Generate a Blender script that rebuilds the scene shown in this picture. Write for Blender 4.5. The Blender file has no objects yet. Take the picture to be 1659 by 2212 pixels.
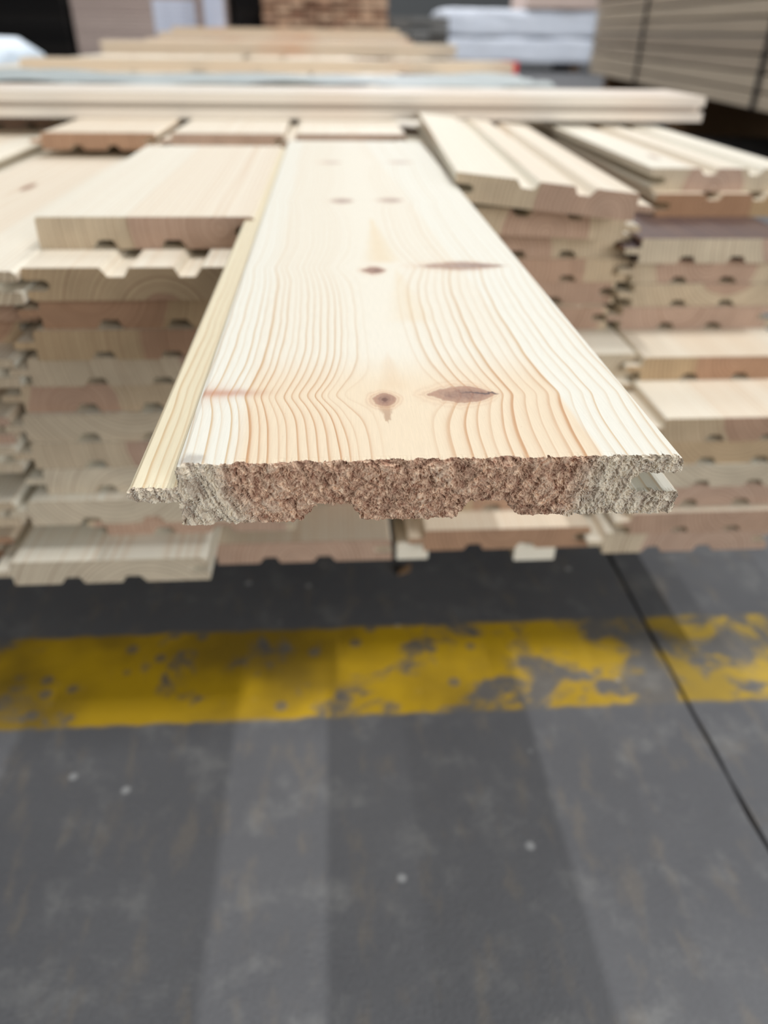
import bpy, math, random
import numpy as np
from mathutils import Matrix, Vector

S = bpy.context.scene
COL = S.collection
rng = random.Random(7)

# ------------------------------------------------------------------ camera, light, exposure
EYE = 0.45                                   # lens height above the concrete
cam_d = bpy.data.cameras.new('camera')
cam_d.sensor_fit = 'VERTICAL'; cam_d.sensor_height = 9.8; cam_d.sensor_width = 7.35
cam_d.lens = 9.8 * 1600.0 / 2212.0
cam_d.clip_start = 0.01; cam_d.clip_end = 200
cam_d.dof.use_dof = True; cam_d.dof.focus_distance = 0.204; cam_d.dof.aperture_fstop = 2.3
cam_o = bpy.data.objects.new('camera', cam_d); COL.objects.link(cam_o)
R3 = Matrix(((0.9978387862066368, 0.024881217348663335, -0.06081678851200779),
             (-0.06454552376584044, 0.5445865244049047, -0.8362173119461109),
             (0.012313898791976263, 0.8383355190255478, 0.5450155277023824)))
cam_o.matrix_world = Matrix.Translation((0, 0, EYE)) @ R3.to_4x4()
S.camera = cam_o

S.view_settings.view_transform = 'Standard'; S.view_settings.look = 'None'
S.view_settings.gamma = 1.0; S.view_settings.use_curve_mapping = False
S.view_settings.exposure = 0.0

world = bpy.data.worlds.new('hall_light'); S.world = world; world.use_nodes = True
bg = world.node_tree.nodes['Background']
bg.inputs['Color'].default_value = (0.90, 0.95, 1.0, 1); bg.inputs['Strength'].default_value = 0.30

def lamp(name, loc, size_x, size_y, power, col=(0.985, 0.99, 1.0), aim=None):
    d = bpy.data.lights.new(name, 'AREA'); d.shape = 'RECTANGLE'; d.size = size_x; d.size_y = size_y
    d.energy = power; d.color = col
    o = bpy.data.objects.new(name, d); COL.objects.link(o); o.location = loc
    if aim: o.rotation_euler = (Vector(aim) - Vector(loc)).to_track_quat('-Z', 'Y').to_euler()
    else: o.rotation_euler = (0, math.atan2(loc[0], loc[2] - 0.3), 0)      # tube runs along Y, turned to the pile
    return o
# three rows of tube lamps under the hall roof; each throws its own shadow of the overhanging plank
lamp('tube_lamp_centre', (-0.74, 0.9, 6.0), 0.10, 1.6, 115)
lamp('tube_lamp_right', (3.05, 0.9, 6.0), 0.10, 1.6, 160)
lamp('tube_lamp_left', (-1.70, 0.9, 6.0), 0.10, 1.6, 30)
for i, (lx, ly) in enumerate(((-1.4, 11.0), (2.2, 7.5), (1.0, 16.0))):  # unseen far lamps, added to brighten the depth of the hall
    lamp('added_lamp_far', (lx, ly, 6.0), 0.16, 2.4, 240)
# unseen soft fill behind the viewer, added to brighten the board ends
lamp('front_fill_light', (4.5, -6.0, 2.2), 4.0, 3.6, 400, (0.93, 0.97, 1.0), (0, 0.5, 0.3))

# ------------------------------------------------------------------ node helpers
class Mat:
    def __init__(s, name):
        s.m = bpy.data.materials.new(name); s.m.use_nodes = True
        s.t = s.m.node_tree; s.b = s.t.nodes['Principled BSDF']; s._oc = None
    def node(s, k): return s.t.nodes.new(k)
    def link(s, a, b): s.t.links.new(a, b)
    def put(s, inp, v):
        if isinstance(v, V): s.link(v.s, inp)
        elif isinstance(v, (tuple, list)) and inp.type == 'RGBA': inp.default_value = (v[0], v[1], v[2], 1)
        else: inp.default_value = v
    def math(s, op, *a, clamp=False):
        n = s.node('ShaderNodeMath'); n.operation = op; n.use_clamp = clamp
        for i, v in enumerate(a): s.put(n.inputs[i], v)
        return V(s, n.outputs[0])
    def xyz(s):
        if s._oc is None:
            c = s.node('ShaderNodeTexCoord'); p = s.node('ShaderNodeSeparateXYZ')
            s.link(c.outputs['Object'], p.inputs[0]); s._oc = tuple(V(s, p.outputs[i]) for i in range(3))
        return s._oc
    def attr(s, name):
        n = s.node('ShaderNodeAttribute'); n.attribute_type = 'OBJECT'; n.attribute_name = name
        return V(s, n.outputs['Fac'])
    def vec(s, x, y, z=0.0):
        n = s.node('ShaderNodeCombineXYZ')
        for i, v in enumerate((x, y, z)): s.put(n.inputs[i], v)
        return V(s, n.outputs[0])
    def noise(s, vec, scale=1.0, detail=2.0, rough=0.5, dist=0.0):
        n = s.node('ShaderNodeTexNoise'); s.link(vec.s, n.inputs['Vector'])
        n.inputs['Scale'].default_value = scale; n.inputs['Detail'].default_value = detail
        n.inputs['Roughness'].default_value = rough; n.inputs['Distortion'].default_value = dist
        return V(s, n.outputs['Fac'] if 'Fac' in n.outputs else n.outputs[0])
    def voro(s, vec, scale=1.0, rnd=1.0):
        n = s.node('ShaderNodeTexVoronoi'); s.link(vec.s, n.inputs['Vector'])
        n.inputs['Scale'].default_value = scale; n.inputs['Randomness'].default_value = rnd
        return V(s, n.outputs['Distance'])
    def white(s, w):
        n = s.node('ShaderNodeTexWhiteNoise'); n.noise_dimensions = '1D'; s.put(n.inputs['W'], w)
        return V(s, n.outputs['Value'])
    def ss(s, lo, hi, v):
        n = s.node('ShaderNodeMapRange'); n.interpolation_type = 'SMOOTHSTEP'
        s.put(n.inputs['Value'], v); s.put(n.inputs['From Min'], lo); s.put(n.inputs['From Max'], hi)
        return V(s, n.outputs[0])
    def mix(s, f, a, b):
        n = s.node('ShaderNodeMix'); n.data_type = 'RGBA'; n.clamp_factor = True
        s.put(n.inputs[0], f); s.put(n.inputs[6], a); s.put(n.inputs[7], b)
        return V(s, n.outputs[2])
    def scale(s, c, f):
        n = s.node('ShaderNodeMix'); n.data_type = 'RGBA'; n.blend_type = 'MULTIPLY'
        n.inputs[0].default_value = 1.0; s.put(n.inputs[6], c)
        g = s.node('ShaderNodeCombineColor')
        for i in range(3): s.put(g.inputs[i], f)
        s.link(g.outputs[0], n.inputs[7])
        return V(s, n.outputs[2])
    def out(s, col, rough=0.5, bump=None, bstr=0.2, bdist=0.001, spec=0.35):
        s.put(s.b.inputs['Base Color'], col); s.put(s.b.inputs['Roughness'], rough)
        s.b.inputs['Specular IOR Level'].default_value = spec
        if bump is not None:
            n = s.node('ShaderNodeBump'); s.link(bump.s, n.inputs['Height'])
            n.inputs['Strength'].default_value = bstr; n.inputs['Distance'].default_value = bdist
            s.link(n.outputs[0], s.b.inputs['Normal'])
        return s.m
class V:
    def __init__(s, m, sock): s.m = m; s.s = sock
    def __add__(s, o): return s.m.math('ADD', s, o)
    __radd__ = __add__
    def __mul__(s, o): return s.m.math('MULTIPLY', s, o)
    __rmul__ = __mul__
    def __sub__(s, o): return s.m.math('SUBTRACT', s, o)
    def __rsub__(s, o): return s.m.math('SUBTRACT', o, s)
    def __truediv__(s, o): return s.m.math('DIVIDE', s, o)
    def abs(s): return s.m.math('ABSOLUTE', s)
    def sqrt(s): return s.m.math('SQRT', s)
    def exp(s): return s.m.math('EXPONENT', s)
    def fract(s): return s.m.math('FRACT', s)
    def floor(s): return s.m.math('FLOOR', s)
    def max(s, o): return s.m.math('MAXIMUM', s, o)
    def min(s, o): return s.m.math('MINIMUM', s, o)
    def gt(s, o): return s.m.math('GREATER_THAN', s, o)
    def sin(s): return s.m.math('SINE', s)

def srgb(*c): return tuple((x/255/12.92 if x/255 <= .04045 else ((x/255+.055)/1.055)**2.4) for x in c)

# ------------------------------------------------------------------ materials
def pine_rings(M):
    x, y, z = M.xyz(); sd = M.attr('seed'); tone = M.attr('tone')
    px, pz, rh = M.attr('pith_x'), M.attr('pith_z'), M.attr('heart_r')
    so = sd * 13.7
    wy = M.noise(M.vec(x*9, y*2.2, so), 1.0, 2.0) - 0.5
    dx = x - px + wy*0.010; dz = z - pz + (M.noise(M.vec(x*5, y*1.3, so + 5.0)) - 0.5)*0.016
    r = (dx*dx + dz*dz).sqrt()
    q = r/0.0033 + M.noise(M.vec(r*120, so, 0.0))*1.6
    f = q.fract()
    lw = M.ss(0.35, 0.92, f)*(1.0 - M.ss(0.94, 1.0, f))*(M.white(q.floor() + so.floor())*0.6 + 0.4)
    heart = 1.0 - M.ss(-0.0012, 0.0012, r - rh + (M.noise(M.vec(x*60, z*60, so)) - 0.5)*0.006)
    return x, y, z, so, tone, lw, heart

def make_pine_face():
    M = Mat('planed_pine')
    x, y, z, so, tone, lw, heart = pine_rings(M)
    base = M.mix(heart*0.75, srgb(236, 230, 213), srgb(233, 220, 199))
    base = M.mix(tone*0.35, base, srgb(214, 186, 152))
    base = M.mix(M.attr('purple_mix'), base, srgb(70, 54, 58))  # blends a board's faces towards dark greyish purple
    fine = M.noise(M.vec(x*900, y*60, z*900), 1.0, 3.0)
    col = M.mix(lw*0.42, base, srgb(198, 156, 112))
    kd = M.voro(M.vec(x*14, y*3.2, so), 1.0)
    kn = 1.0 - M.ss(0.05, 0.085, kd)
    col = M.mix(kn*0.8, col, srgb(140, 88, 58))
    col = M.scale(col, fine*0.14 + 0.93)
    return M.out(col, 0.5, fine, 0.12, 0.0004)

def make_pine_end():
    M = Mat('sawn_pine_end')
    x, y, z, so, tone, lw, heart = pine_rings(M)
    sap = M.mix(tone, srgb(214, 198, 172), srgb(190, 156, 114))
    hw = M.mix(tone, srgb(196, 166, 148), srgb(174, 130, 98))
    base = M.mix(heart*0.85, sap, hw)
    col = M.mix(lw*0.55, base, srgb(128, 88, 62))
    bl = M.noise(M.vec(x*45, z*45, so), 1.0, 3.0)
    fine = M.noise(M.vec(x*900, y*200, z*900), 1.0, 4.0, 0.7)
    col = M.scale(col, bl*0.42 + 0.79)
    col = M.scale(col, fine*0.5 + 0.75)
    return M.out(col, 0.8, fine, 0.7, 0.0012, spec=0.15)

def make_hero_face():
    M = Mat('planed_pine_with_knots')
    x, y, z = M.xyz()
    u = x*1000.0; v = y*1000.0
    xc = (M.noise(M.vec(v/140.0, 3.1, 0.0)) - 0.5)*5.0 + 58.5
    du = u - xc; a = du.abs(); side = du.gt(0.0)
    def cusp(vi, A, far, near):
        d = v - vi; d = d + (M.noise(M.vec(u/18.0, vi, 0.0)) - 0.5)*5.0
        up = ((d.max(0.0)*d.max(0.0) + 9.0).sqrt() - 3.0)/far
        dn = ((d.min(0.0)*d.min(0.0) + 9.0).sqrt() - 3.0)/near
        return ((up + dn)*-1.0).exp()*A
    B = cusp(41.0, 9.0, 15.0, 11.0) + cusp(186.0, 8.5, 26.0, 20.0) + cusp(349.0, 8.0, 34.0, 24.0) + cusp(517.0, 8.0, 40.0, 30.0)
    g = M.ss(-1.0, 15.0, a)*(((a - 15.0).max(0.0)/-38.0).exp())
    s = a - B*g*u.gt(-0.6) + (M.noise(M.vec(u/30.0, v/70.0, 1.0), 1.0, 2.0) - 0.5)*4.0 + (M.noise(M.vec(u/5.0, v/34.0, 4.0)) - 0.5)*0.55
    q = s/(side*1.15 + 2.75) + M.noise(M.vec(s/7.0, side*5.0, 9.0))*1.4
    f = q.fract()
    wr = M.white(q.floor() + side*50.0)
    lw = (M.ss(0.30, 0.90, f)*0.35 + M.ss(0.66, 0.90, f)*0.65)*(1.0 - M.ss(0.93, 1.0, f))
    lw = lw*(wr*0.65 + 0.35)*M.ss(3.5, 13.0, s)*(1.0 - M.ss(50.0, 260.0, v)*0.55)  # grain lines fade along the plank: sheen and blur painted into the colour
    hb = M.noise(M.vec(v/60.0, side*7.0, 2.0))*6.0
    heart = M.ss(11.0, 17.0, u + hb - 3.0)*(1.0 - M.ss(106.0, 108.5, u - (63.0 - v)*0.055 + hb*0.4 - 1.2))*(1.0 - M.ss(44.0, 80.0, v)*0.75)
    base = M.mix(heart, srgb(234, 229, 214), srgb(233, 213, 183))
    base = M.mix((u*-1.0).gt(0.6)*0.6, base, srgb(234, 216, 172))
    line = M.mix(heart, srgb(208, 176, 132), srgb(196, 146, 100))
    col = M.mix(lw*0.95, base, line)
    # pale early-wood centre warms towards each whorl of knots
    def flame(u0, v0, v1, k, amt, c):
        t = (v1 - v)
        m = (1.0 - M.ss(0.1, 1.35, ((u - u0).abs() + (M.noise(M.vec(u/6.0, v/16.0, 5.0)) - 0.5)*3.0)/(t.max(2.0)*k)))*M.ss(v0 - 6.0, v0 + 4.0, v)*(1.0 - M.ss(v1 - 14.0, v1, v))
        return m*amt, c
    for args in ((58.5, 46.0, 82.0, 0.15, 0.20, srgb(212, 168, 118)), (64.0, 196.0, 300.0, 0.09, 0.36, srgb(222, 186, 124)),
                 (70.0, 110.0, 190.0, 0.12, 0.20, srgb(226, 192, 134))):
        m, c = flame(*args); col = M.mix(m, col, c)
    t = (v - 19.0).max(0.05)
    m = (1.0 - M.ss(0.3, 1.1, ((u - 55.0).abs() + (M.noise(M.vec(u/1.2, v/5.0, 12.0), 1.0, 3.0) - 0.5)*2.4)/(t*0.21)))*M.ss(19.0, 24.0, v)*(1.0 - M.ss(33.0, 38.0, v))
    col = M.mix(m*0.6, col, srgb(160, 114, 80))
    # reddish resin streak across the left edge
    sv = v - 44.0 + (M.noise(M.vec(u/6.0, 0.0, 3.0)) - 0.5)*3.0
    st = (sv*sv*-0.12).exp()*(1.0 - M.ss(6.0, 26.0, u))*(u.gt(0.0))
    st2 = (sv*sv*-0.02).exp()*(1.0 - M.ss(2.0, 16.0, u))*(u.gt(0.0))
    col = M.mix(st*0.6, col, srgb(182, 110, 80)); col = M.mix(st2*0.3, col, srgb(206, 150, 112))
    wob = M.noise(M.vec(u/3.0, v/6.0, 6.0), 1.0, 3.0) - 0.5
    def knot(uk, vk, ru, rv, dark, halo, crack, lens):
        du_ = (u - uk)/ru; dv_ = (v - vk)/rv
        if lens: dc = du_.min(1.6).max(-1.6); e = du_*du_*(dc*0.25 + 0.85) + dv_.abs()*(dc*0.25 + 0.95)
        else: e = (du_*du_ + dv_*dv_).sqrt()
        e = e + wob*0.62
        body = 1.0 - M.ss(0.82, 1.0, e)
        ring = 1.0 - M.ss(1.0, 1.75, e)
        rings = ((e*19.0).sin()*0.5 + 0.5)*ring
        return e, body*dark, ring*halo, rings, du_, dv_
    for uk, vk, ru, rv, dark, halo, crack, lens in ((54.9, 37.4, 3.9, 5.2, 0.85, 0.35, 0, False), (80.9, 40.5, 9.7, 6.6, 0.82, 0.25, 1, True),
              (60.3, 181.0, 5.2, 6.5, 0.85, 0.2, 0, True), (104.5, 188.0, 18.5, 7.5, 0.70, 0.15, 1, True),
              (48.7, 348.0, 7.5, 8.5, 0.55, 0.1, 0, True), (80.6, 350.0, 8.5, 8.0, 0.5, 0.1, 0, True),
              (42.4, 515.0, 9.0, 9.0, 0.3, 0.1, 0, True), (101.0, 517.0, 10.0, 9.0, 0.3, 0.1, 0, True)):
        e, body, halo_, rings, du_, dv_ = knot(uk, vk, ru, rv, dark, halo, crack, lens)
        col = M.mix(halo_, col, srgb(226, 186, 150))
        col = M.mix(rings*halo*0.8, col, srgb(176, 122, 86))
        kc = M.mix(M.ss(0.15, 0.95, e + wob*0.5), srgb(122, 82, 72), srgb(168, 126, 104))
        kc = M.mix(M.ss(0.84, 0.99, e)*0.8, kc, srgb(112, 68, 48))
        kc = M.mix((M.noise(M.vec(u*1.1, v*0.35, 2.0), 1.0, 3.0) - 0.35)*0.9, kc, srgb(196, 156, 128))
        col = M.mix(body, col, kc)
        if crack:
            cl = (dv_ - 0.12 - wob*0.9 + (du_ - 0.4)*0.20).abs()
            ck = (1.0 - M.ss(0.03, 0.13, cl))*M.ss(-0.5, 0.35, du_)*(1.0 - M.ss(0.85, 1.05, du_))
            col = M.mix(ck*0.85, col, srgb(82, 66, 68))
        else:
            col = M.mix((1.0 - M.ss(0.12, 0.32, e))*body*0.8, col, srgb(96, 58, 46))
    # grey smudge on the near left corner
    gm = (1.0 - M.ss(0.3, 1.0, ((u - 2.5)*(u - 2.5)/20.0 + (v - 2.0)*(v - 2.0)/22.0).sqrt() + wob))
    col = M.mix(gm*0.55, col, srgb(150, 140, 132))
    fib = M.noise(M.vec(u*2.2, v*0.10, z*2000.0), 1.0, 4.0, 0.65)
    speck = M.ss(0.70, 0.78, M.noise(M.vec(u*1.7, v*0.6, 8.0), 1.0, 2.0))
    col = M.scale(col, fib*0.18 + 0.845)
    col = M.mix(speck*0.22, col, srgb(178, 130, 96))
    return M.out(col, M.noise(M.vec(u*0.4, v*0.05, 0.0))*0.15 + 0.48, fib + lw*0.5, 0.10, 0.0004, spec=0.25)

def make_hero_end():
    M = Mat('torn_end_grain')
    x, y, z = M.xyz()
    u = x*1000.0; w = z*1000.0
    wob = M.noise(M.vec(u/4.0, w/4.0, 1.0), 1.0, 3.0) - 0.5
    du = u - 59.0; dw = w - 9.0
    r = (du*du + dw*dw).sqrt() + wob*2.0
    q = r/(du.gt(0.0)*1.15 + 2.75)
    f = q.fract(); lw = M.ss(0.5, 0.95, f)*(1.0 - M.ss(0.96, 1.0, f))
    heart = 1.0 - M.ss(-4.0, 4.0, r - 50.0 + (M.noise(M.vec(u/9.0, w/9.0, 3.0)) - 0.5)*10.0 - du.gt(0.0)*1.0)
    n1 = M.noise(M.vec(u*0.55, w*0.55, 0.0), 1.0, 5.0, 0.62)
    n2 = M.noise(M.vec(u*2.4, w*2.4, y*900.0), 1.0, 4.0, 0.7)
    sap = M.mix(n1, srgb(190, 166, 134), srgb(252, 242, 222))
    hw = M.mix(M.ss(0.28, 0.72, n1), srgb(156, 108, 84), srgb(244, 210, 178))
    col = M.mix(heart, sap, hw)
    col = M.mix(lw*0.40, col, srgb(112, 74, 54))
    # fibres pulled proud of the cut are paler, holes between them darker
    col = M.mix(M.ss(0.1, 1.1, y*-1000.0)*0.45, col, srgb(228, 208, 182))
    col = M.mix(M.ss(-0.1, 0.8, y*1000.0)*0.42, col, srgb(96, 58, 42))
    col = M.scale(col, n2*0.6 + 0.80)
    return M.out(col, 0.6, n2, 0.6, 0.0006, spec=0.45)

def make_fibre():
    M = Mat('torn_wood_fibre')
    x, y, z = M.xyz(); u = x*1000.0; w = z*1000.0
    du = u - 59.0; dw = w - 9.0
    heart = 1.0 - M.ss(-6.0, 5.0, (du*du + dw*dw).sqrt() - 50.0)
    n = M.noise(M.vec(u*0.9, w*0.9, 0.0), 1.0, 2.0)
    c = M.mix(heart, srgb(226, 216, 198), M.mix(n, srgb(176, 128, 102), srgb(220, 188, 158)))
    return M.out(c, 0.6, spec=0.4)

def make_concrete():
    M = Mat('concrete_with_yellow_line')
    x, y, z = M.xyz()
    n1 = M.noise(M.vec(x, y, 0.0), 5.0, 4.0, 0.6); n2 = M.noise(M.vec(x, y, 3.0), 26.0, 4.0, 0.65)
    n3 = M.noise(M.vec(x*1.0, y*0.35, 6.0), 60.0, 3.0, 0.6); n4 = M.noise(M.vec(x, y, 8.0), 420.0, 2.0)
    col = M.mix(n1, srgb(78, 78, 81), srgb(112, 112, 113))
    col = M.mix(M.ss(0.50, 0.75, n2)*0.55, col, srgb(134, 133, 130))
    col = M.mix(M.ss(0.52, 0.70, n3)*0.35, col, srgb(126, 116, 102))
    col = M.scale(col, n4*0.3 + 0.85)
    sp = 1.0 - M.ss(0.05, 0.09, M.voro(M.vec(x, y, 0.0), 22.0))
    col = M.mix(sp*0.5, col, srgb(190, 190, 188))
    wav = (M.noise(M.vec(x, y, 1.0), 30.0, 3.0) - 0.5)*0.010
    band = M.ss(0.3965, 0.4025, y + wav)*(1.0 - M.ss(0.4985, 0.505, y + wav))
    wear = M.noise(M.vec(x*1.0, y*1.0, 2.0), 18.0, 5.0, 0.62, 0.6) + M.noise(M.vec(x, y, 5.0), 55.0, 3.0)*0.25
    keep = 1.0 - M.ss(0.67, 0.82, wear + M.ss(-0.05, 0.20, x)*0.115)
    spots = 1.0 - M.ss(0.12, 0.2, M.voro(M.vec(x, y, 4.0), 30.0))
    keep = keep*(1.0 - spots*0.7)
    dirt = M.noise(M.vec(x, y, 9.0), 9.0, 3.0)
    yel = M.mix(M.ss(0.40, 0.68, dirt)*0.75, srgb(204, 163, 8), srgb(116, 93, 28))
    yel = M.mix(M.ss(0.12, 0.40, x)*0.55, yel, srgb(176, 150, 70))
    col = M.mix(band*(keep*0.88 + 0.06), col, yel)
    return M.out(col, 0.62, n4 + n2, 0.25, 0.002, spec=0.3)

def plain(name, c, rough=0.7, var=0.2, sc=(12, 12, 12), spec=0.3, c2=None, f2=6.0):
    M = Mat(name); x, y, z = M.xyz()
    n = M.noise(M.vec(x*sc[0], y*sc[1], z*sc[2]), 1.0, 4.0, 0.6)
    col = M.mix(M.noise(M.vec(x*f2, y*f2, z*f2), 1.0, 3.0), c, c2 or c)
    return M.out(M.scale(col, n*var*2 + 1.0 - var), rough, n, 0.3, 0.002, spec=spec)

def tinted(name, c, c2, rough=0.75, sc=(4, 4, 40)):
    """one colour per object, drawn between c and c2 by its tone value"""
    M = Mat(name); x, y, z = M.xyz(); t = M.attr('tone')
    n = M.noise(M.vec(x*sc[0], y*sc[1], z*sc[2] + t*31.0), 1.0, 4.0, 0.6)
    return M.out(M.scale(M.mix(t, c, c2), n*0.5 + 0.75), rough, spec=0.25)

PINE = make_pine_face(); PEND = make_pine_end(); HERO = make_hero_face(); HEND = make_hero_end(); FIBRE = make_fibre()
CONC = make_concrete()
JOINT = plain('joint_dirt', srgb(38, 38, 40), 0.9)
WALL = plain('hall_wall_paint', srgb(120, 122, 122), 0.8, 0.1)
BEAR = plain('bearer_timber', srgb(110, 84, 58), 0.85, 0.3)
FILM = plain('grey_film', srgb(150, 160, 160), 0.5, 0.22, (14, 60, 14), 0.5, srgb(186, 190, 186), 7.0)
WRAP = plain('white_wrap', srgb(224, 230, 242), 0.45, 0.10, (9, 9, 9), 0.5, srgb(236, 240, 248))
BUND = plain('white_bundle_wrap', srgb(214, 226, 236), 0.4, 0.08, (7, 7, 7), 0.5)
STRAP = plain('black_strap', srgb(34, 34, 38), 0.5)
PAINTRED = plain('red_end_paint', srgb(222, 62, 58), 0.6)
TIMBER = tinted('larch_timber', srgb(230, 212, 186), srgb(164, 146, 130), 0.75, (10, 1.2, 30))
PACKB = tinted('pale_brown_board', srgb(214, 192, 180), srgb(190, 168, 158))
PACKE = tinted('rough_board_end', srgb(214, 180, 150), srgb(150, 112, 90), 0.85, (20, 4, 20))
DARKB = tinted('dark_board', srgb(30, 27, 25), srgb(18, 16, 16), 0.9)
GREYB = tinted('grey_weathered_board', srgb(138, 138, 136), srgb(108, 104, 98), 0.85)

# ------------------------------------------------------------------ object helpers
def mesh_obj(name, verts, faces, mat, parent=None, smooth=False):
    me = bpy.data.meshes.new(name); me.from_pydata([tuple(v) for v in verts], [], faces)
    me.validate(); me.update()
    if mat: me.materials.append(mat)
    if smooth:
        for p in me.polygons: p.use_smooth = True
    o = bpy.data.objects.new(name, me); COL.objects.link(o)
    if parent: o.parent = parent
    return o

def use(name, me, parent=None):
    o = bpy.data.objects.new(name, me); COL.objects.link(o)
    if parent: o.parent = parent
    return o

def tag(o, label=None, cat=None, group=None, kind=None):
    if label: o['label'] = label
    if cat: o['category'] = cat
    if group: o['group'] = group
    if kind: o['kind'] = kind
    return o

def prism(poly, y0, y1):
    """poly in the x-z plane, counter-clockwise seen from -Y"""
    n = len(poly)
    vs = [(x, y0, z) for x, z in poly] + [(x, y1, z) for x, z in poly]
    fs = [tuple(range(n)), tuple(range(2*n - 1, n - 1, -1))]
    fs += [(i, i + n, (i + 1) % n + n, (i + 1) % n) for i in range(n)]
    return vs, fs

def box(x0, x1, y0, y1, z0, z1, b=0.0):
    if b <= 0: return prism([(x0, z0), (x1, z0), (x1, z1), (x0, z1)], y0, y1)
    return prism([(x0 + b, z0), (x1 - b, z0), (x1, z0 + b), (x1, z1 - b), (x1 - b, z1), (x0 + b, z1), (x0, z1 - b), (x0, z0 + b)], y0, y1)

# tongue-and-groove profile in millimetres, good face up (z = 0), grooves on the underside, tongue on the left
BODY = [(-1.4, -18.1), (-1.0, -18.5), (30.2, -18.5), (34.6, -13.2), (43.8, -13.2), (46.7, -18.5), (72.4, -18.5), (76.0, -13.3),
        (85.5, -13.3), (89.6, -18.5), (133.4, -18.5), (133.8, -18.1), (133.7, -12.2), (132.9, -11.7), (122.5, -11.7), (120.6, -11.0),
        (119.4, -8.8), (120.4, -6.8), (122.5, -5.8), (132.9, -5.6), (132.9, -2.6), (132.2, -1.2), (130.4, 0.0), (0.8, 0.0),
        (-0.6, -0.4), (-1.3, -1.6), (-1.5, -6.9), (-1.6, -11.4)]
TONGUE = [(-1.2, -11.4), (-1.2, -6.9), (-13.0, -6.9), (-14.2, -7.8), (-14.6, -9.2), (-14.2, -10.5), (-13.0, -11.4)]
mm = lambda P, k=1.0, kz=1.0: [(x*0.001*k, z*0.001*k*kz) for x, z in P]
T = 0.0192; PITCH = 0.0197; TOP = EYE - 0.0935
WHOLE = [p for p in BODY[:-2]] + [(-1.5, -6.9)] + TONGUE[2:] + [(-1.6, -11.4)]

_cache = {}
def board_meshes(L, k):
    key = (round(L, 3), k)
    if key not in _cache:
        kz = T/0.0185 if k == 1.0 else 1.0
        out = []
        for nm, P, a, b, m in (('pine_board', BODY, 0.0004, L, PINE), ('tongue', TONGUE, 0.0004, L, PINE), ('sawn_end', WHOLE, 0.0, 0.0006, PEND), ('sawn_end', BODY, 0.0, 0.0006, PEND)):
            vs, fs = prism(mm(P, k, kz), a, b)
            me = bpy.data.meshes.new(nm); me.from_pydata(vs, [], fs); me.update(); me.materials.append(m)
            out.append(me)
        _cache[key] = out
    return _cache[key]

def board(x, y, ztop, L, up, label, group, tone=None, heart=None, yaw=0.0, k=1.0, roll=0.0, parts=True, purple_mix=0.0, tongue=True):
    """x is the middle between the two grooves, y the front end, ztop the upper side"""
    th = T if k == 1.0 else 0.0185*k
    a, b, c, _ = board_meshes(L, k)
    o = use('pine_board', a)
    if up: o.location = (x + 0.0595*k*math.cos(yaw), y - 0.0595*k*math.sin(yaw)*0, ztop - th); o.rotation_euler = (0, math.pi + roll, yaw)
    else: o.location = (x - 0.0595*k, y, ztop); o.rotation_euler = (0, roll, yaw)
    o.location.z -= (o.location.x - x)*math.sin(roll)
    obs = [o]
    if parts and tongue: obs += [use('tongue', b, o), use('sawn_end', c, o)]
    elif parts: obs += [use('sawn_end', board_meshes(L, k)[3], o)]
    sd = rng.random()*20; tn = rng.random() if tone is None else tone
    hx = rng.uniform(0.02, 0.11); hz = rng.choice((-1, 1))*rng.uniform(0.006, 0.03); hr = rng.uniform(0.02, 0.07)
    if heart: hx, hz, hr = heart
    for q in obs: q['seed'] = sd; q['tone'] = tn; q['pith_x'] = hx; q['pith_z'] = hz; q['heart_r'] = hr; q['purple_mix'] = purple_mix
    return tag(o, label, 'board', group)

# ------------------------------------------------------------------ hall: floor and walls
JX = 0.277
def slab(x0, x1, y0, y1, edge):
    n = 160; vs = []; fs = []
    r = random.Random(3)
    ys = [y0 + (1.6 - y0)*i/(n - 1) for i in range(n)] + [y1]
    w = [0.0]
    for _ in ys[1:]: w.append(w[-1]*0.86 + r.uniform(-0.0012, 0.0012))
    for y, d in zip(ys, w):
        e = JX + d + (-0.0011 - abs(r.gauss(0, 0.0007)) if edge == 1 else 0.0011 + abs(r.gauss(0, 0.0007)))
        xa, xb = (x0, e) if edge == 1 else (e, x1)
        row = [(xa, y, 0), (xb, y, 0)]
        row += [(e, y, -0.03)]
        vs += row
    for i in range(len(ys) - 1):
        a = 3*i; b = 3*(i + 1)
        fs.append((a, a + 1, b + 1, b))
        fs.append((a + 1, a + 2, b + 2, b + 1) if edge == 1 else (a, b, b + 2, a + 2))
    return vs, fs
fl = mesh_obj('floor', *box(-12, 14, -3, 24, -0.12, -0.03), JOINT); tag(fl, kind='structure')
for e in (1, 2):
    mesh_obj('concrete_slab', *slab(-12, 14, -3, 24, e), CONC, fl)
tag(mesh_obj('wall_back', *box(-12, 14, 23.8, 24, 0, 8), WALL), kind='structure')
tag(mesh_obj('wall_left', *box(-12.2, -12, -3, 24, 0, 8), WALL), kind='structure')

# ------------------------------------------------------------------ the overhanging plank
HX, HY, HL = -0.0404, 0.1682, 0.660
hero = mesh_obj('overhanging_plank', *prism(mm(BODY), 0.0021, HL), HERO)
hero.location = (HX, HY, TOP)
tag(hero, 'long knotty pine plank overhanging towards the viewer with a torn front end', 'plank')
mesh_obj('tongue', *prism(mm(TONGUE), 0.0021, HL), HERO, hero)

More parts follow.
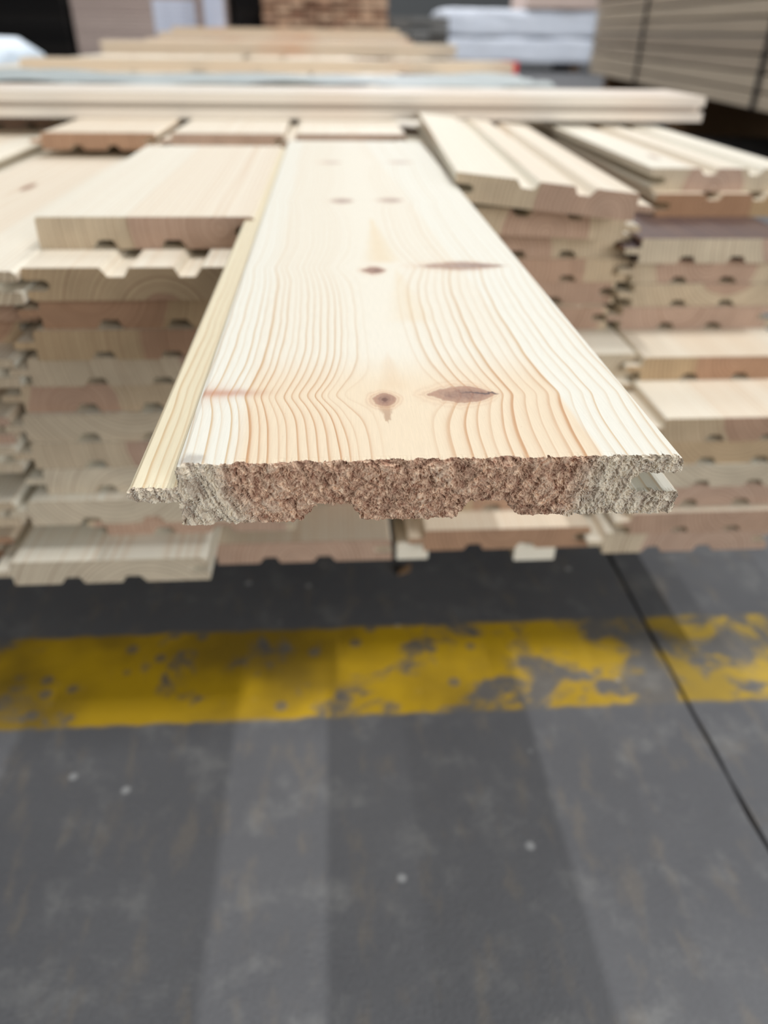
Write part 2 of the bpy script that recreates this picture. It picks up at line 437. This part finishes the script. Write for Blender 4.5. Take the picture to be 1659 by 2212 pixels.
def grid_noise(u, v, seed):
    r = np.random.default_rng(seed); G = r.standard_normal((256, 256))
    iu = np.floor(u).astype(int); iv = np.floor(v).astype(int); fu = u - iu; fv = v - iv
    fu = fu*fu*fu*(fu*(fu*6 - 15) + 10); fv = fv*fv*fv*(fv*(fv*6 - 15) + 10)
    g = lambda a, b: G[a % 256, b % 256]
    return (g(iu, iv)*(1 - fu) + g(iu + 1, iv)*fu)*(1 - fv) + (g(iu, iv + 1)*(1 - fu) + g(iu + 1, iv + 1)*fu)*fv

def inside(px, pz, P):
    c = np.zeros(px.shape, bool); n = len(P)
    for i in range(n):
        x1, z1 = P[i]; x2, z2 = P[(i + 1) % n]
        if z1 == z2: continue
        t = ((z1 > pz) != (z2 > pz)) & (px < (x2 - x1)*(pz - z1)/(z2 - z1) + x1)
        c ^= t
    return c

def snap(px, pz, P):
    best = np.full(px.shape, 1e9); bx = px.copy(); bz = pz.copy(); n = len(P)
    for i in range(n):
        x1, z1 = P[i]; x2, z2 = P[(i + 1) % n]; dx, dz = x2 - x1, z2 - z1
        t = np.clip(((px - x1)*dx + (pz - z1)*dz)/(dx*dx + dz*dz + 1e-12), 0, 1)
        qx = x1 + t*dx; qz = z1 + t*dz; d = np.hypot(px - qx, pz - qz); m = d < best
        best[m] = d[m]; bx[m] = qx[m]; bz[m] = qz[m]
    return best, bx, bz

def end_height(u, w):
    """millimetres the torn cut stands proud (+) or is pulled out (-)"""
    du = u - 59.0; dw = w - 9.0; r = np.hypot(du, dw); ang = np.arctan2(du, -dw)
    wx = u + grid_noise(u*0.5, w*0.5, 11)*0.8; wz = w + grid_noise(u*0.5 + 9, w*0.5, 12)*0.8
    h = 0.26*grid_noise(wx*0.22, wz*0.22, 1) + 0.22*grid_noise(wx*0.42, wz*0.42, 31)
    a = 1 - np.abs(grid_noise(wx*0.62, wz*0.62, 2)); h += 0.26*(a - 0.4)
    a = 1 - np.abs(grid_noise(wx*1.6, wz*1.6, 3)); h += 0.33*(a - 0.4)
    a = 1 - np.abs(grid_noise(wx*2.4, wz*2.4, 4)); h += 0.26*(a - 0.4)
    h += 0.10*np.clip(grid_noise(u*2.2, w*2.2, 5), -2, 2)
    # radial saw-torn ridges, strongest in the sapwood on the left
    sapm = np.clip((28 - u)/20, 0, 1)
    h += (0.10 + 0.22*sapm)*grid_noise(r*0.45, ang*22, 6)
    h += sapm*0.20*grid_noise(r*1.4, ang*9, 8)
    pit = np.clip(grid_noise(wx*0.8 + 40, wz*0.8, 7) - 1.0, 0, 1.2); h -= 0.85*pit
    return h

def torn_end():
    st = 0.2; us = np.arange(-15.2, 134.6, st); ws = np.arange(-19.2, 0.8, st)
    U, W = np.meshgrid(us, ws, indexing='ij')
    P = WHOLE
    m = inside(U, W, P)
    nu, nw = U.shape
    cell = m[:-1, :-1] | m[1:, :-1] | m[:-1, 1:] | m[1:, 1:]
    usev = np.zeros(m.shape, bool)
    for a, b in ((0, 0), (1, 0), (0, 1), (1, 1)):
        usev[a:nu - 1 + a, b:nw - 1 + b] |= cell
    out = usev & ~m
    X = U.copy(); Z = W.copy()
    _, sx, sz = snap(U[out], W[out], P); X[out] = sx; Z[out] = sz
    d, _, _ = snap(X, Z, P); d[out] = 0
    # ragged outline: the boundary wanders a few tenths of a millimetre
    jx = grid_noise(U*1.1, W*1.1, 21)*0.16 + grid_noise(U*2.6, W*2.6, 24)*0.10; jz = grid_noise(U*1.1, W*1.1, 22)*0.20 + grid_noise(U*2.6, W*2.6, 23)*0.12
    fal = np.exp(-d/0.7)
    X = X + jx*fal; Z = Z + np.where((W > -1.3) | ((U < -1.3) & (W > -8.2)), -np.abs(jz)*0.5, jz)*fal
    H = end_height(U, W)
    H = np.where(H > 0, 1.1*np.tanh(H/1.1), 1.7*np.tanh(H/1.7))
    H = H - 0.10*np.exp(-d/0.5)
    Z = np.minimum(Z, -0.02)
    Y = -H*0.001
    idx = -np.ones(m.shape, int); idx[usev] = np.arange(usev.sum())
    ncut = int(cell.sum())
    vs = np.stack([X[usev]*0.001, Y[usev], Z[usev]*0.001], 1)
    ci, cj = np.nonzero(cell)
    q = np.stack([idx[ci, cj], idx[ci + 1, cj], idx[ci + 1, cj + 1], idx[ci, cj + 1]], 1)
    # skirt from the ragged rim back to the smooth planed body
    from collections import Counter
    ed = Counter(); 
    for row in q:
        for k in range(4):
            a, b = int(row[k]), int(row[(k + 1) % 4])
            if (b, a) in ed: del ed[(b, a)]
            else: ed[(a, b)] = 1
    nv = len(vs); rim = {}; extra = []; fs = [tuple(int(i) for i in r) for r in q]
    fx = np.stack([U[usev], W[usev]], 1)
    for (a, b) in ed:
        for i in (a, b):
            if i not in rim:
                _, rx, rz = snap(np.array([fx[i, 0]]), np.array([fx[i, 1]]), P)
                rim[i] = nv + len(extra); extra.append((rx[0]*0.001, 0.0024, rz[0]*0.001))
        fs.append((b, a, rim[a], rim[b]))
    return list(map(tuple, vs)) + extra, fs, ncut
vs, fs, ncut = torn_end()
te = mesh_obj('torn_end', vs, fs, HEND, hero); te.data.materials.append(HERO)
for i, p in enumerate(te.data.polygons):
    if i >= ncut: p.material_index = 1
te['label'] = 'rough saw-torn end grain, greyish at the left and reddish brown in the middle'

def fibres(n):
    r = np.random.default_rng(5); vs = []; fs = []
    u = r.uniform(-14, 133.5, n*3); w = r.uniform(-18.4, -0.3, n*3)
    ok = inside(u, w, WHOLE); u = u[ok][:n]; w = w[ok][:n]
    h = end_height(u, w)
    ed, _, _ = snap(u, w, WHOLE)
    for i in range(len(u)):
        if ed[i] < 0.7 and r.random() < 0.85: continue
        ln = r.uniform(0.35, 0.95); wd = r.uniform(0.05, 0.13); a = r.uniform(0, 2*math.pi)
        if u[i] < 30: a = r.normal(0.35, 0.4) + (math.pi if r.random() < .5 else 0)
        lift = r.uniform(0.05, 0.32); dx, dz = math.cos(a), math.sin(a); nx, nz = -dz, dx
        b = len(vs)
        for t, bend in ((0, 0), (0.5, 0.8), (1, r.uniform(0.3, 1.2))):
            cx = u[i] + dx*ln*t + nx*0.25*bend*t; cz = w[i] + dz*ln*t + nz*0.25*bend*t
            cy = -(h[i] - 0.1 + lift*bend*math.sin(t*2.2))
            ww = wd*(1 - 0.6*t)
            for sgn in (-1, 1): vs.append(((cx + nx*ww*sgn)*0.001, cy*0.001, (cz + nz*ww*sgn)*0.001))
        fs += [(b, b + 1, b + 3, b + 2), (b + 2, b + 3, b + 5, b + 4)]
    return vs, fs
vs, fs = fibres(5200)
tag(mesh_obj('torn_fibres', vs, fs, FIBRE, hero), kind='stuff')

# ------------------------------------------------------------------ the stack of boards
G = 'tongue-and-groove pine boards in the stack'
ORD = ['top', 'second', 'third', 'fourth', 'fifth', 'sixth', 'seventh', 'eighth', 'ninth', 'tenth', 'eleventh', 'twelfth', 'thirteenth']
YE = 4.2
zt = lambda k: TOP - k*PITCH
def settle(x, y, k, up, drop):
    h = EYE - zt(k) + (0 if up else T)
    f = (h + drop)/h
    return x*f, y*f, zt(k) - drop
LCOL = [(-0.1161, 0.4708, 0, .25, (0.110, -0.004, 0.056)), (-0.1018, 0.4307, 1, .75, (0.055, 0.012, 0.016)), (-0.1135, 0.4425, 0, .85, None),
        (-0.1205, 0.4422, 0, .8, (0.125, -0.008, 0.062)), (-0.1303, 0.4485, 0, .3, (0.14, 0.01, 0.05)), (-0.1409, 0.4531, 0, .5, (0.03, -0.02, 0.03)),
        (-0.1430, 0.4498, 0, .2, (0.07, 0.03, 0.02)), (-0.1419, 0.4483, 0, .3, (0.11, 0.0, 0.05)), (-0.1387, 0.4485, 0, .0, (0.06, -0.03, 0.01)),
        (-0.1503, 0.4386, 0, .05, (0.06, 0.03, 0.01)), (-0.1064, 0.4538, 0, .3, (0.06, -0.01, 0.07)), (-0.1666, 0.4230, 0, .05, (0.09, -0.05, 0.01))]
side = {0: 'grooves down', 1: 'grooves up'}
LSET = []
for k, (x, y, up, tn, ht) in enumerate(LCOL):
    x, y, zz = settle(x, y, k, up, (11 - k)*0.00045); LSET.append((x, zz))
    if k == 0: lab = 'short pale board beside the overhanging plank, its tongue-and-groove end reddish on the right'; L = 0.828 - y
    elif k == 1: lab = 'board lying grooves up directly under the short pale board left of the plank'; L = YE - y
    elif k == 11: lab = 'lowest board at the lower left, pale top showing and front end nearest the floor'; L = YE - y
    elif k == 10: lab = 'pinkish board end just above the lowest board at lower left, shifted to the right'; L = YE - y
    else: lab = f'board {side[up]}, {ORD[k]} from the top of the column left of the plank'; L = YE - y
    board(x, y, zz, L, up, lab, G, tn, ht, tongue=(k != 0))

# far left column, only its right ends reach into the picture
FLY = [0, 0.441, 0.470, 0.485, 0.455, 0.500, 0.452, 0.447, 0.560, 0.440, 0.500, 0.455]
for k in range(1, 12):
    x = (-0.2545 if k == 1 else LSET[k][0] - 0.1425)
    lab = 'pale wide board top at the left edge, in front of the dark grooved board end' if k == 1 else f'board {ORD[k]} from the top at the extreme left edge of the stack'
    if k == 1: lab = 'bright board top at the left edge, running back under a darker board end'
    board(x, FLY[k], LSET[k][1], YE - FLY[k], 0, lab, G, (.35, .6, .7, .3, .9, .3, .2, .5, .3, .6, .7)[k - 1], None)

# boards that begin further back on the top layer, slimmer ones
kk = 0.885
for x, y, lab, tn, ht in ((-0.2480, 0.885, 'slim board on top at far left with purple-brown end and two dark grooves', .7, (0.05, -0.01, 0.09)),
                      (-0.1134, 0.885, 'slim pale board top behind the short board left of the plank', .1, (0.06, -0.01, 0.09)),
                      (0.0178, 0.885, 'slim pale board top lying in line behind the overhanging plank', .05, (0.06, -0.01, 0.09))):
    board(x, y, TOP, YE - y, 0, lab, 'slim boards behind on the top layer', tn, ht, k=kk)

# under the plank
sp = mesh_obj('spacer_lath', *box(0.004, 0.064, 0.52, 1.6, zt(1) - T, zt(1), 0.001), PINE)
for kk_ in ('seed', 'tone', 'pith_x', 'pith_z', 'heart_r'): sp[kk_] = 0.3
tag(sp, 'plain lath directly under the overhanging plank, between its neighbours', 'lath')
for k in range(2, 13):
    x, y, tn = {12: (-0.0334, 0.4668, .3), 11: (0.004, 0.520, .4), 10: (0.087, 0.523, .6), 9: (0.012, 0.515, .3)}.get(k, (max(0.022, LSET[min(k, 11)][0] + 0.0742 + 0.0742 - 0.0130), 0.475 + 0.018*math.sin(k*1.7), .4))
    lab = 'lowest board under the plank, its tan top and pinkish end showing beneath' if k == 12 else f'board under the overhanging plank, {ORD[k]} layer from the top'
    board(x, y, zt(k) - max(0.0, 11.5 - k)*0.00045, YE - y, 0, lab, G, tn, (0.06, -0.02, 0.08) if k == 12 else None)
board(0.1277, 0.4770, zt(12), YE - 0.477, 0, 'lowest board right of the plank middle, orange-brown top and reddish end', G, .75, (0.06, 0.0, 0.09))
board(0.146, 0.505, zt(11) - 0.00045, YE - 0.505, 0, 'board right of the plank, one above the orange-brown lowest board', G, .6, None)

RRCOL = [(0.3384, 0.6582, 1, .1, (0.075, -0.002, 0.028)), (0.3469, 0.6570, 1, .9, None), (0.2999, 0.5837, 0, .05, (0.13, 0.0, 0.03)),
         (0.3038, 0.5976, 0, .25, (0.06, 0.0, 0.045)), (0.3081, 0.5987, 0, .3, (0.08, 0.02, 0.03)), (0.3027, 0.6003, 0, .2, (0.05, 0.0, 0.08)),
         (0.3016, 0.5364, 0, .75, (0.075, -0.003, 0.035)), (0.2969, 0.4683, 0, .55, (0.09, 0.012, 0.050)), (0.2965, 0.4700, 0, .7, (0.06, 0.03, 0.01)),
         (0.2970, 0.4689, 0, .0, (0.06, 0.04, 0.01)), (0.2940, 0.4736, 0, .2, (0.06, -0.03, 0.05)), (0.2876, 0.4646, 0, .4, (0.08, 0.0, 0.09)),
         (0.2703, 0.4670, 0, .2, (0.09, -0.02, 0.06))]
def fit_r(k, x, y=0):   # the far right tongue may reach into this groove but not through its bottom
    return min(x, settle(RRCOL[k][0], 1.0, k, RRCOL[k][2], (12 - k)*0.00045)[0] - 0.0742 + 0.0125 - 0.0742)
RCOL = [(0.1656, 0.5783, 1, .35, (0.02, -0.002, 0.055)), (0.1646, 0.5856, 1, .3, (0.06, -0.004, 0.035)), (0.1709, 0.6029, 0, .25, (0.02, -0.02, 0.05)),
        (0.1735, 0.6030, 0, .4, (0.02, -0.01, 0.075)), (0.1637, 0.6087, 0, .3, (0.05, -0.01, 0.08)), (0.1576, 0.6010, 0, .35, (0.04, 0.01, 0.09)),
        (0.1754, 0.5446, 0, .1, (0.06, 0.03, 0.01)), (0.172, 0.532, 0, .3, None), (0.170, 0.520, 0, .3, None), (0.171, 0.515, 0, .4, None)]
for k, (x, y, up, tn, ht) in enumerate(RCOL):
    lab = f'board {side[up]}, {ORD[k]} from the top of the column right of the plank'
    if k == 0: lab = 'slightly skewed grooves-up board on top, right beside the overhanging plank'
    lift = (0.0078, 0.0039)[k] if k < 2 else 0.0
    x, y, zz = settle(x, y, k, up, (12 - k)*0.00045 - lift)
    board(x if k < 2 else fit_r(k, x), y, zz, (1.027 - y) if k == 0 else YE - y, up, lab, G, tn, ht, yaw=-0.045 if k == 0 else 0.0, roll=(0.100, 0.050)[k] if k < 2 else 0.0)

for k, (x, y, up, tn, ht) in enumerate(RRCOL):
    lab = f'board {side[up]}, {ORD[k]} from the top of the far right column'
    if k == 0: lab = 'topmost grooves-up board at the right edge with a wedge of red heartwood'
    if k == 6: lab = 'board in the far right column pushed forward, tan top and red streak showing'
    if k == 7: lab = 'board in the far right column pushed forward most, broad yellow top showing'
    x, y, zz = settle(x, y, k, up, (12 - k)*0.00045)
    if k == 2: lab = 'board third from the top in the far right column, with a dark greyish-purple top'
    board(x, y, zz, YE - y, up, lab, G, tn, ht, purple_mix=1.0 if k == 2 else 0.0)

# the pile carries on to the left beyond the frame; its top layers come into view further back
for j in range(4):
    x = -0.412 - 0.1475*j
    for k in (0, 1):
        y = (1.12 if k == 0 else 0.62) + 0.03*j
        board(x, y, zt(k), YE - y, 0, f'{"upper" if k == 0 else "lower"} board far back at the left side of the pile, {ORD[j] if j else "nearest"} one outwards', 'boards at the left side of the pile', .3, None)
for y, w in ((1.3, 'nearest'), (2.5, 'middle'), (3.7, 'farthest')):
    tag(mesh_obj('support_timber', *box(-0.93, -0.36, y, y + 0.09, 0.0, zt(1) - T), BEAR), f'{w} of the square timber blocks carrying the left boards', 'timber', 'timber blocks under the left boards')
# runners and bearers under the pile
zb = zt(12) - T
for i, (x, y0, w) in enumerate(((0.0465, 0.490, 0.026), (0.143, 0.484, 0.034), (-0.16, 0.62, 0.03), (0.28, 0.62, 0.03))):
    lab = ('pale narrow runner end under the stack, below the middle of the plank', 'wider runner end under the stack, right of the middle',
           'runner under the left of the stack, hidden in shade', 'runner under the right of the stack, hidden in shade')[i]
    o = mesh_obj('runner', *box(x, x + w, y0, YE, zb - 0.0175, zb - 0.0003, 0.001), PINE); o['seed'] = i*3.1; o['tone'] = .2; o['pith_x'] = .2; o['pith_z'] = 0.; o['heart_r'] = .01
    tag(o, lab, 'runner', 'runners under the stack')
for y, w in ((0.95, 'first'), (2.3, 'middle'), (3.6, 'last')):
    tag(mesh_obj('bearer', *box(-0.95 if y > 1.5 else -0.345, 0.47, y, y + 0.08, 0.0, zb - 0.0178, 0.003), BEAR), f'{w} cross bearer under the stack in deep shade', 'bearer', 'bearers under the stack')

# cross pieces on top of the pile
def crosspiece(name, x0, x1, yf, zb_, th, w, yaw, label, tone, groove=True):
    d = 0.015; h = th
    if groove:   # grooved edge turned to the viewer
        P = [(0, 0.0), (w, 0.0), (w, h), (0.0, h), (-0.0, h*0.60), (d, h*0.585), (d, h*0.40), (0.0, h*0.38)]
    else: P = [(0, 0), (w, 0), (w, h), (0, h)]
    n = len(P)
    L = x1 - x0
    vs = [(0, a, b) for a, b in P] + [(L, a, b) for a, b in P]
    fs = [tuple(range(n - 1, -1, -1)), tuple(range(n, 2*n))] + [(i, (i + 1) % n, (i + 1) % n + n, i + n) for i in range(n)]
    o = mesh_obj(name, vs, fs, CROSS); o.location = (x0, yf, zb_); o.rotation_euler = (0, 0, yaw); o['tone'] = tone
    return tag(o, label, 'cross board', 'cross boards laid over the pile')
def make_cross():
    M = Mat('planed_pine_cross_grain'); x, y, z = M.xyz(); t = M.attr('tone')
    g = M.noise(M.vec(x*2.0, y*160, z*260), 1.0, 3.0); b = M.noise(M.vec(x*3.0, 0.0, t*9.0), 1.0, 2.0)
    col = M.mix(t, srgb(230, 220, 206), srgb(208, 186, 158))
    col = M.mix(M.ss(0.48, 0.75, b)*0.5, col, srgb(206, 146, 104))
    return M.out(M.scale(col, g*0.3 + 0.85), 0.5, spec=0.35)
CROSS = make_cross()
c1 = crosspiece('cross_board', -0.99, 0.474, 1.030, TOP + 0.0004, 0.028, 0.135, 0.004, 'pale grooved board laid across the pile, nearest of the cross boards', .1)
c2 = crosspiece('cross_board', -0.745, 0.500, 2.15, TOP + 0.0004, 0.026, 0.11, 0.10, 'tan board laid across the pile with a red painted right end', .85, False)
e = mesh_obj('painted_end', *box(0, 0.012, -0.001, 0.111, -0.0004, 0.0268), PAINTRED, c2); e.location = (1.2455, 0, 0); e['label'] = 'red painted board end'
c3 = crosspiece('cross_board', -0.90, 0.540, 3.55, TOP + 0.0004, 0.046, 0.13, 0.05, 'tan cross board far back on the pile, behind the red-ended one', .75)

# crumpled grey film lying behind the first cross board
def film():
    nx, ny = 90, 16; vs = []; fs = []
    for i in range(nx):
        for j in range(ny):
            x = -0.98 + 1.40*i/(nx - 1); y = 1.52 + 0.36*j/(ny - 1)
            z = 0.004 + 0.005*(1 + math.sin(x*9 + y*14)*math.sin(y*30 - x*4)) + 0.004*abs(math.sin(x*21 + j*0.9))
            vs.append((x, y + 0.03*math.sin(x*6), TOP + z))
    for i in range(nx - 1):
        for j in range(ny - 1):
            a = i*ny + j; fs.append((a, a + ny, a + ny + 1, a + 1))
    o = mesh_obj('plastic_film', vs, fs, FILM, smooth=True)
    m = o.modifiers.new('thick', 'SOLIDIFY'); m.thickness = 0.0008
    return tag(o, 'grey crumpled plastic film lying on the pile behind the nearest cross board', 'film')
film()

# second pack of boards straight behind, its cross boards level with the lens
for j in range(9):
    o = mesh_obj('rough_board', *box(-0.97 + 0.165*j, -0.97 + 0.165*j + 0.155, 4.55, 8.0, 0.345, 0.372, 0.002), PACKE); o['tone'] = (j*0.37) % 1
    tag(o, f'rough brown board of the pack behind the pile, {("leftmost" if j == 0 else ORD[j] + " from the left")}', 'board', 'rough boards of the pack behind')
for y, w in ((4.7, 'near'), (7.5, 'far')):
    tag(mesh_obj('support_timber', *box(-0.97, 0.5, y, y + 0.1, 0, 0.3448), BEAR), f'{w} timber block under the rough pack behind the pile', 'timber', 'timber blocks under the rough pack')
for i, (y, x0, x1, z0, th, lab) in enumerate(((4.75, -0.96, 0.47, 0.3724, 0.030, 'lower cross board on the rough pack behind the pile'),
                                        (4.80, -0.90, 0.44, 0.4028, 0.028, 'middle cross board on the rough pack behind the pile'),
                                        (4.86, -0.84, 0.40, 0.4312, 0.022, 'topmost cross board on the rough pack behind the pile'))):
    crosspiece('cross_board', x0, x1, y, z0, th, 0.12, 0.02, lab, .6 + .15*i, False)

# ------------------------------------------------------------------ things in the depth of the hall
def pack(name, label, cat, x0, x1, y0, y1, z0, rows, h, cols, mat, gap=0.003, yaw=0.0, axis='y', jit=0.0, part='board', seed=1, group=None):
    """bearers and a strapped pack of boards; every board a part of its own"""
    r = random.Random(seed)
    t = bpy.data.objects.new(name, None); COL.objects.link(t)
    t.location = ((x0 + x1)/2, (y0 + y1)/2, 0); t.rotation_euler = (0, 0, yaw); tag(t, label, cat, group)
    W = x1 - x0; D = y1 - y0; meshes = {}
    for i in range(rows):
        for j in range(cols):
            if axis == 'y': bw, bd = W/cols - gap, D
            else: bw, bd = W, D/cols - gap
            key = (round(bw, 4), round(bd, 4))
            if key not in meshes:
                me = bpy.data.meshes.new(part); v, f = box(-bw/2, bw/2, -bd/2, bd/2, 0, h - gap, min(0.003, h*0.1)); me.from_pydata(v, [], f); me.update(); me.materials.append(mat); meshes[key] = me
            o = use(part, meshes[key], t); o['tone'] = r.random()
            if axis == 'y': o.location = (-W/2 + (j + 0.5)*W/cols, r.uniform(-jit, jit), z0 + i*h)
            else: o.location = (r.uniform(-jit, jit), -D/2 + (j + 0.5)*D/cols, z0 + i*h)
    for yy in (-D*0.38, 0.0, D*0.38):
        mesh_obj('bearer', *box(-W/2 + 0.02, W/2 - 0.02, yy - 0.05, yy + 0.05, 0, z0 - 0.001), BEAR, t)
    return t

# long timber pack on the right, strapped
tp = pack('timber_pack', 'long strapped pack of brown timbers along the right side', 'timber pack', 1.80, 2.80, 2.2, 6.4, 0.20, 8, 0.064, 7, TIMBER, gap=0.009, yaw=-0.083, part='timber', jit=0.02, seed=4)
for yy in (-1.05, 0.75):
    P = 0.004
    for nm, b in (('strap', box(-0.5 - 0.006, -0.5 - 0.001, yy, yy + 0.035, 0.20, 0.20 + 8*0.064)),):
        mesh_obj(nm, *b, STRAP, tp)
# white wrapped packs, two tiers
def wrapped(name, x0, x1, y0, y1, z0, z1, mat, label, cat, amp, seed, taper=0.0, group=None, n=18):
    r = random.Random(seed); ph = [r.uniform(0, 6) for _ in range(6)]
    vs = []; fs = []; cx, cy = (x0 + x1)/2, (y0 + y1)/2; hx, hy = (x1 - x0)/2, (y1 - y0)/2
    ring = []
    for i in range(4*n):
        s, t = divmod(i, n); t = t/n*2 - 1
        ring.append(((t, -1), (1, t), (-t, 1), (-1, -t))[s])
    lev = 8
    for l in range(lev + 1):
        f = l/lev
        for (a, b) in ring:
            k = 1 - taper*f*f - 0.03*max(0, abs(f - 0.5)*2 - 0.85)/0.15
            w = amp*(math.sin(a*7 + f*9 + ph[0]) * math.sin(b*6 + f*7 + ph[1]) + 0.6*math.sin(a*17 + b*13 + f*21 + ph[2]))
            vs.append((a*(hx*k + w), b*(hy*k + w), z0 + (z1 - z0)*f + (amp*0.6*math.sin(a*9 + b*5 + ph[3]) if 0 < l else 0)))
    m = len(ring)
    for l in range(lev):
        for i in range(m): fs.append((l*m + i, l*m + (i + 1) % m, (l + 1)*m + (i + 1) % m, (l + 1)*m + i))
    c = len(vs); vs.append((0, 0, z1 + amp)); c2_ = len(vs); vs.append((0, 0, z0))
    for i in range(m):
        fs.append((lev*m + i, lev*m + (i + 1) % m, c)); fs.append(((i + 1) % m, i, c2_))
    o = mesh_obj(name, vs, fs, mat, smooth=True); o.location = (cx, cy, 0)
    return tag(o, label, cat, group)
PK = 'white wrapped packs in the depth of the hall'
wrapped('wrapped_pack', 1.56, 3.60, 11.6, 12.8, 0.10, 0.385, WRAP, 'lower white wrapped pack standing far back beside the timber pack', 'pack', 0.012, 2, group=PK)
wrapped('wrapped_pack', 1.53, 3.62, 11.6, 12.8, 0.40, 0.70, WRAP, 'upper white wrapped pack, resting on the lower one far back', 'pack', 0.016, 3, group=PK)
for x, w in ((1.7, 'left'), (2.55, 'middle'), (3.4, 'right')):
    tag(mesh_obj('pallet_block', *box(x - 0.06, x + 0.06, 11.7, 12.7, 0, 0.099), BEAR), f'{w} dark block under the white wrapped packs', 'block', 'blocks under the white wrapped packs')
o = mesh_obj('board_bundle', *box(2.62, 3.55, 11.55, 12.6, 0.722, 0.93, 0.01), PACKB); o['tone'] = .1
tag(o, 'beige bundle lying on the right of the white wrapped packs', 'bundle')

# pale brown board pack with a paper notice, left of centre
bp = pack('board_pack', 'tall pale-brown board pack with a paper notice, behind the pile on the left', 'board pack', -2.23, -1.05, 8.0, 10.5, 0.10, 26, 0.030, 1, PACKB, gap=0.003, seed=8)
def make_notice():
    M = Mat('paper_notice'); x, y, z = M.xyz()
    ln = M.ss(0.55, 0.7, ((z*190.0).sin()*0.5 + 0.5))*M.ss(0.35, 0.5, M.noise(M.vec(x*60, z*20, 0.0)))*(1.0 - M.ss(0.10, 0.13, x.abs()))
    return M.out(M.mix(ln*0.30, srgb(232, 236, 250), srgb(130, 136, 160)), 0.6)
nt = mesh_obj('paper_notice', *box(-0.185, 0.185, -0.002, 0.002, -0.125, 0.135), make_notice(), bp); nt.location = (0.30, -1.254, 0.52); nt['label'] = 'bluish white paper notice'

# dark stack at the far left
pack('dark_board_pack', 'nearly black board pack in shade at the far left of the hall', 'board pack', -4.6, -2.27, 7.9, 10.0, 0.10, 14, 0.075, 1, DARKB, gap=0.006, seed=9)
# bright post
po = mesh_obj('roof_post', *box(-1.03, -0.87, 7.6, 7.7, 0, 6.0, 0.006), plain('post_paint', srgb(206, 216, 236), 0.5, 0.08)); tag(po, 'pale blue steel post right of the pale-brown board pack', 'post')
# dark gap and a rough stack of board ends
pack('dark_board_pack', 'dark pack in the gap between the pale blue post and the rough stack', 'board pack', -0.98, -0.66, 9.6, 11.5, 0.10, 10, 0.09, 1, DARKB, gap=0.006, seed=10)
pack('rough_board_stack', 'rough stack of brown board ends behind the middle of the pile', 'board stack', -0.64, 0.62, 9.0, 12.0, 0.12, 12, 0.052, 9, PACKE, gap=0.007, jit=0.04, seed=11)
pack('grey_board_pack', 'grey weathered board pack between the rough stack and the white packs', 'board pack', 0.78, 1.50, 10.8, 13.0, 0.10, 8, 0.062, 3, GREYB, gap=0.006, jit=0.03, seed=12)
tag(wrapped('wrapped_bundle', -1.62, -0.985, 2.75, 3.35, 0.0, 0.405, BUND, 'white wrapped bundle standing left of the pile', 'bundle', 0.02, 5, taper=0.28))
ch = mesh_obj('wood_chip', [(0, 0, 0.0), (0.012, 0.002, 0.002), (0.014, 0.007, 0.006), (0.002, 0.006, 0.001), (0.001, 0.001, 0.003), (0.012, 0.003, 0.005), (0.013, 0.008, 0.009), (0.002, 0.007, 0.004)],
              [(3, 2, 1, 0), (4, 5, 6, 7), (0, 1, 5, 4), (1, 2, 6, 5), (2, 3, 7, 6), (3, 0, 4, 7)], BEAR); ch.location = (0.056, 0.575, 0.0); tag(ch, 'small curled wood chip lying on the floor under the stack', 'wood chip')
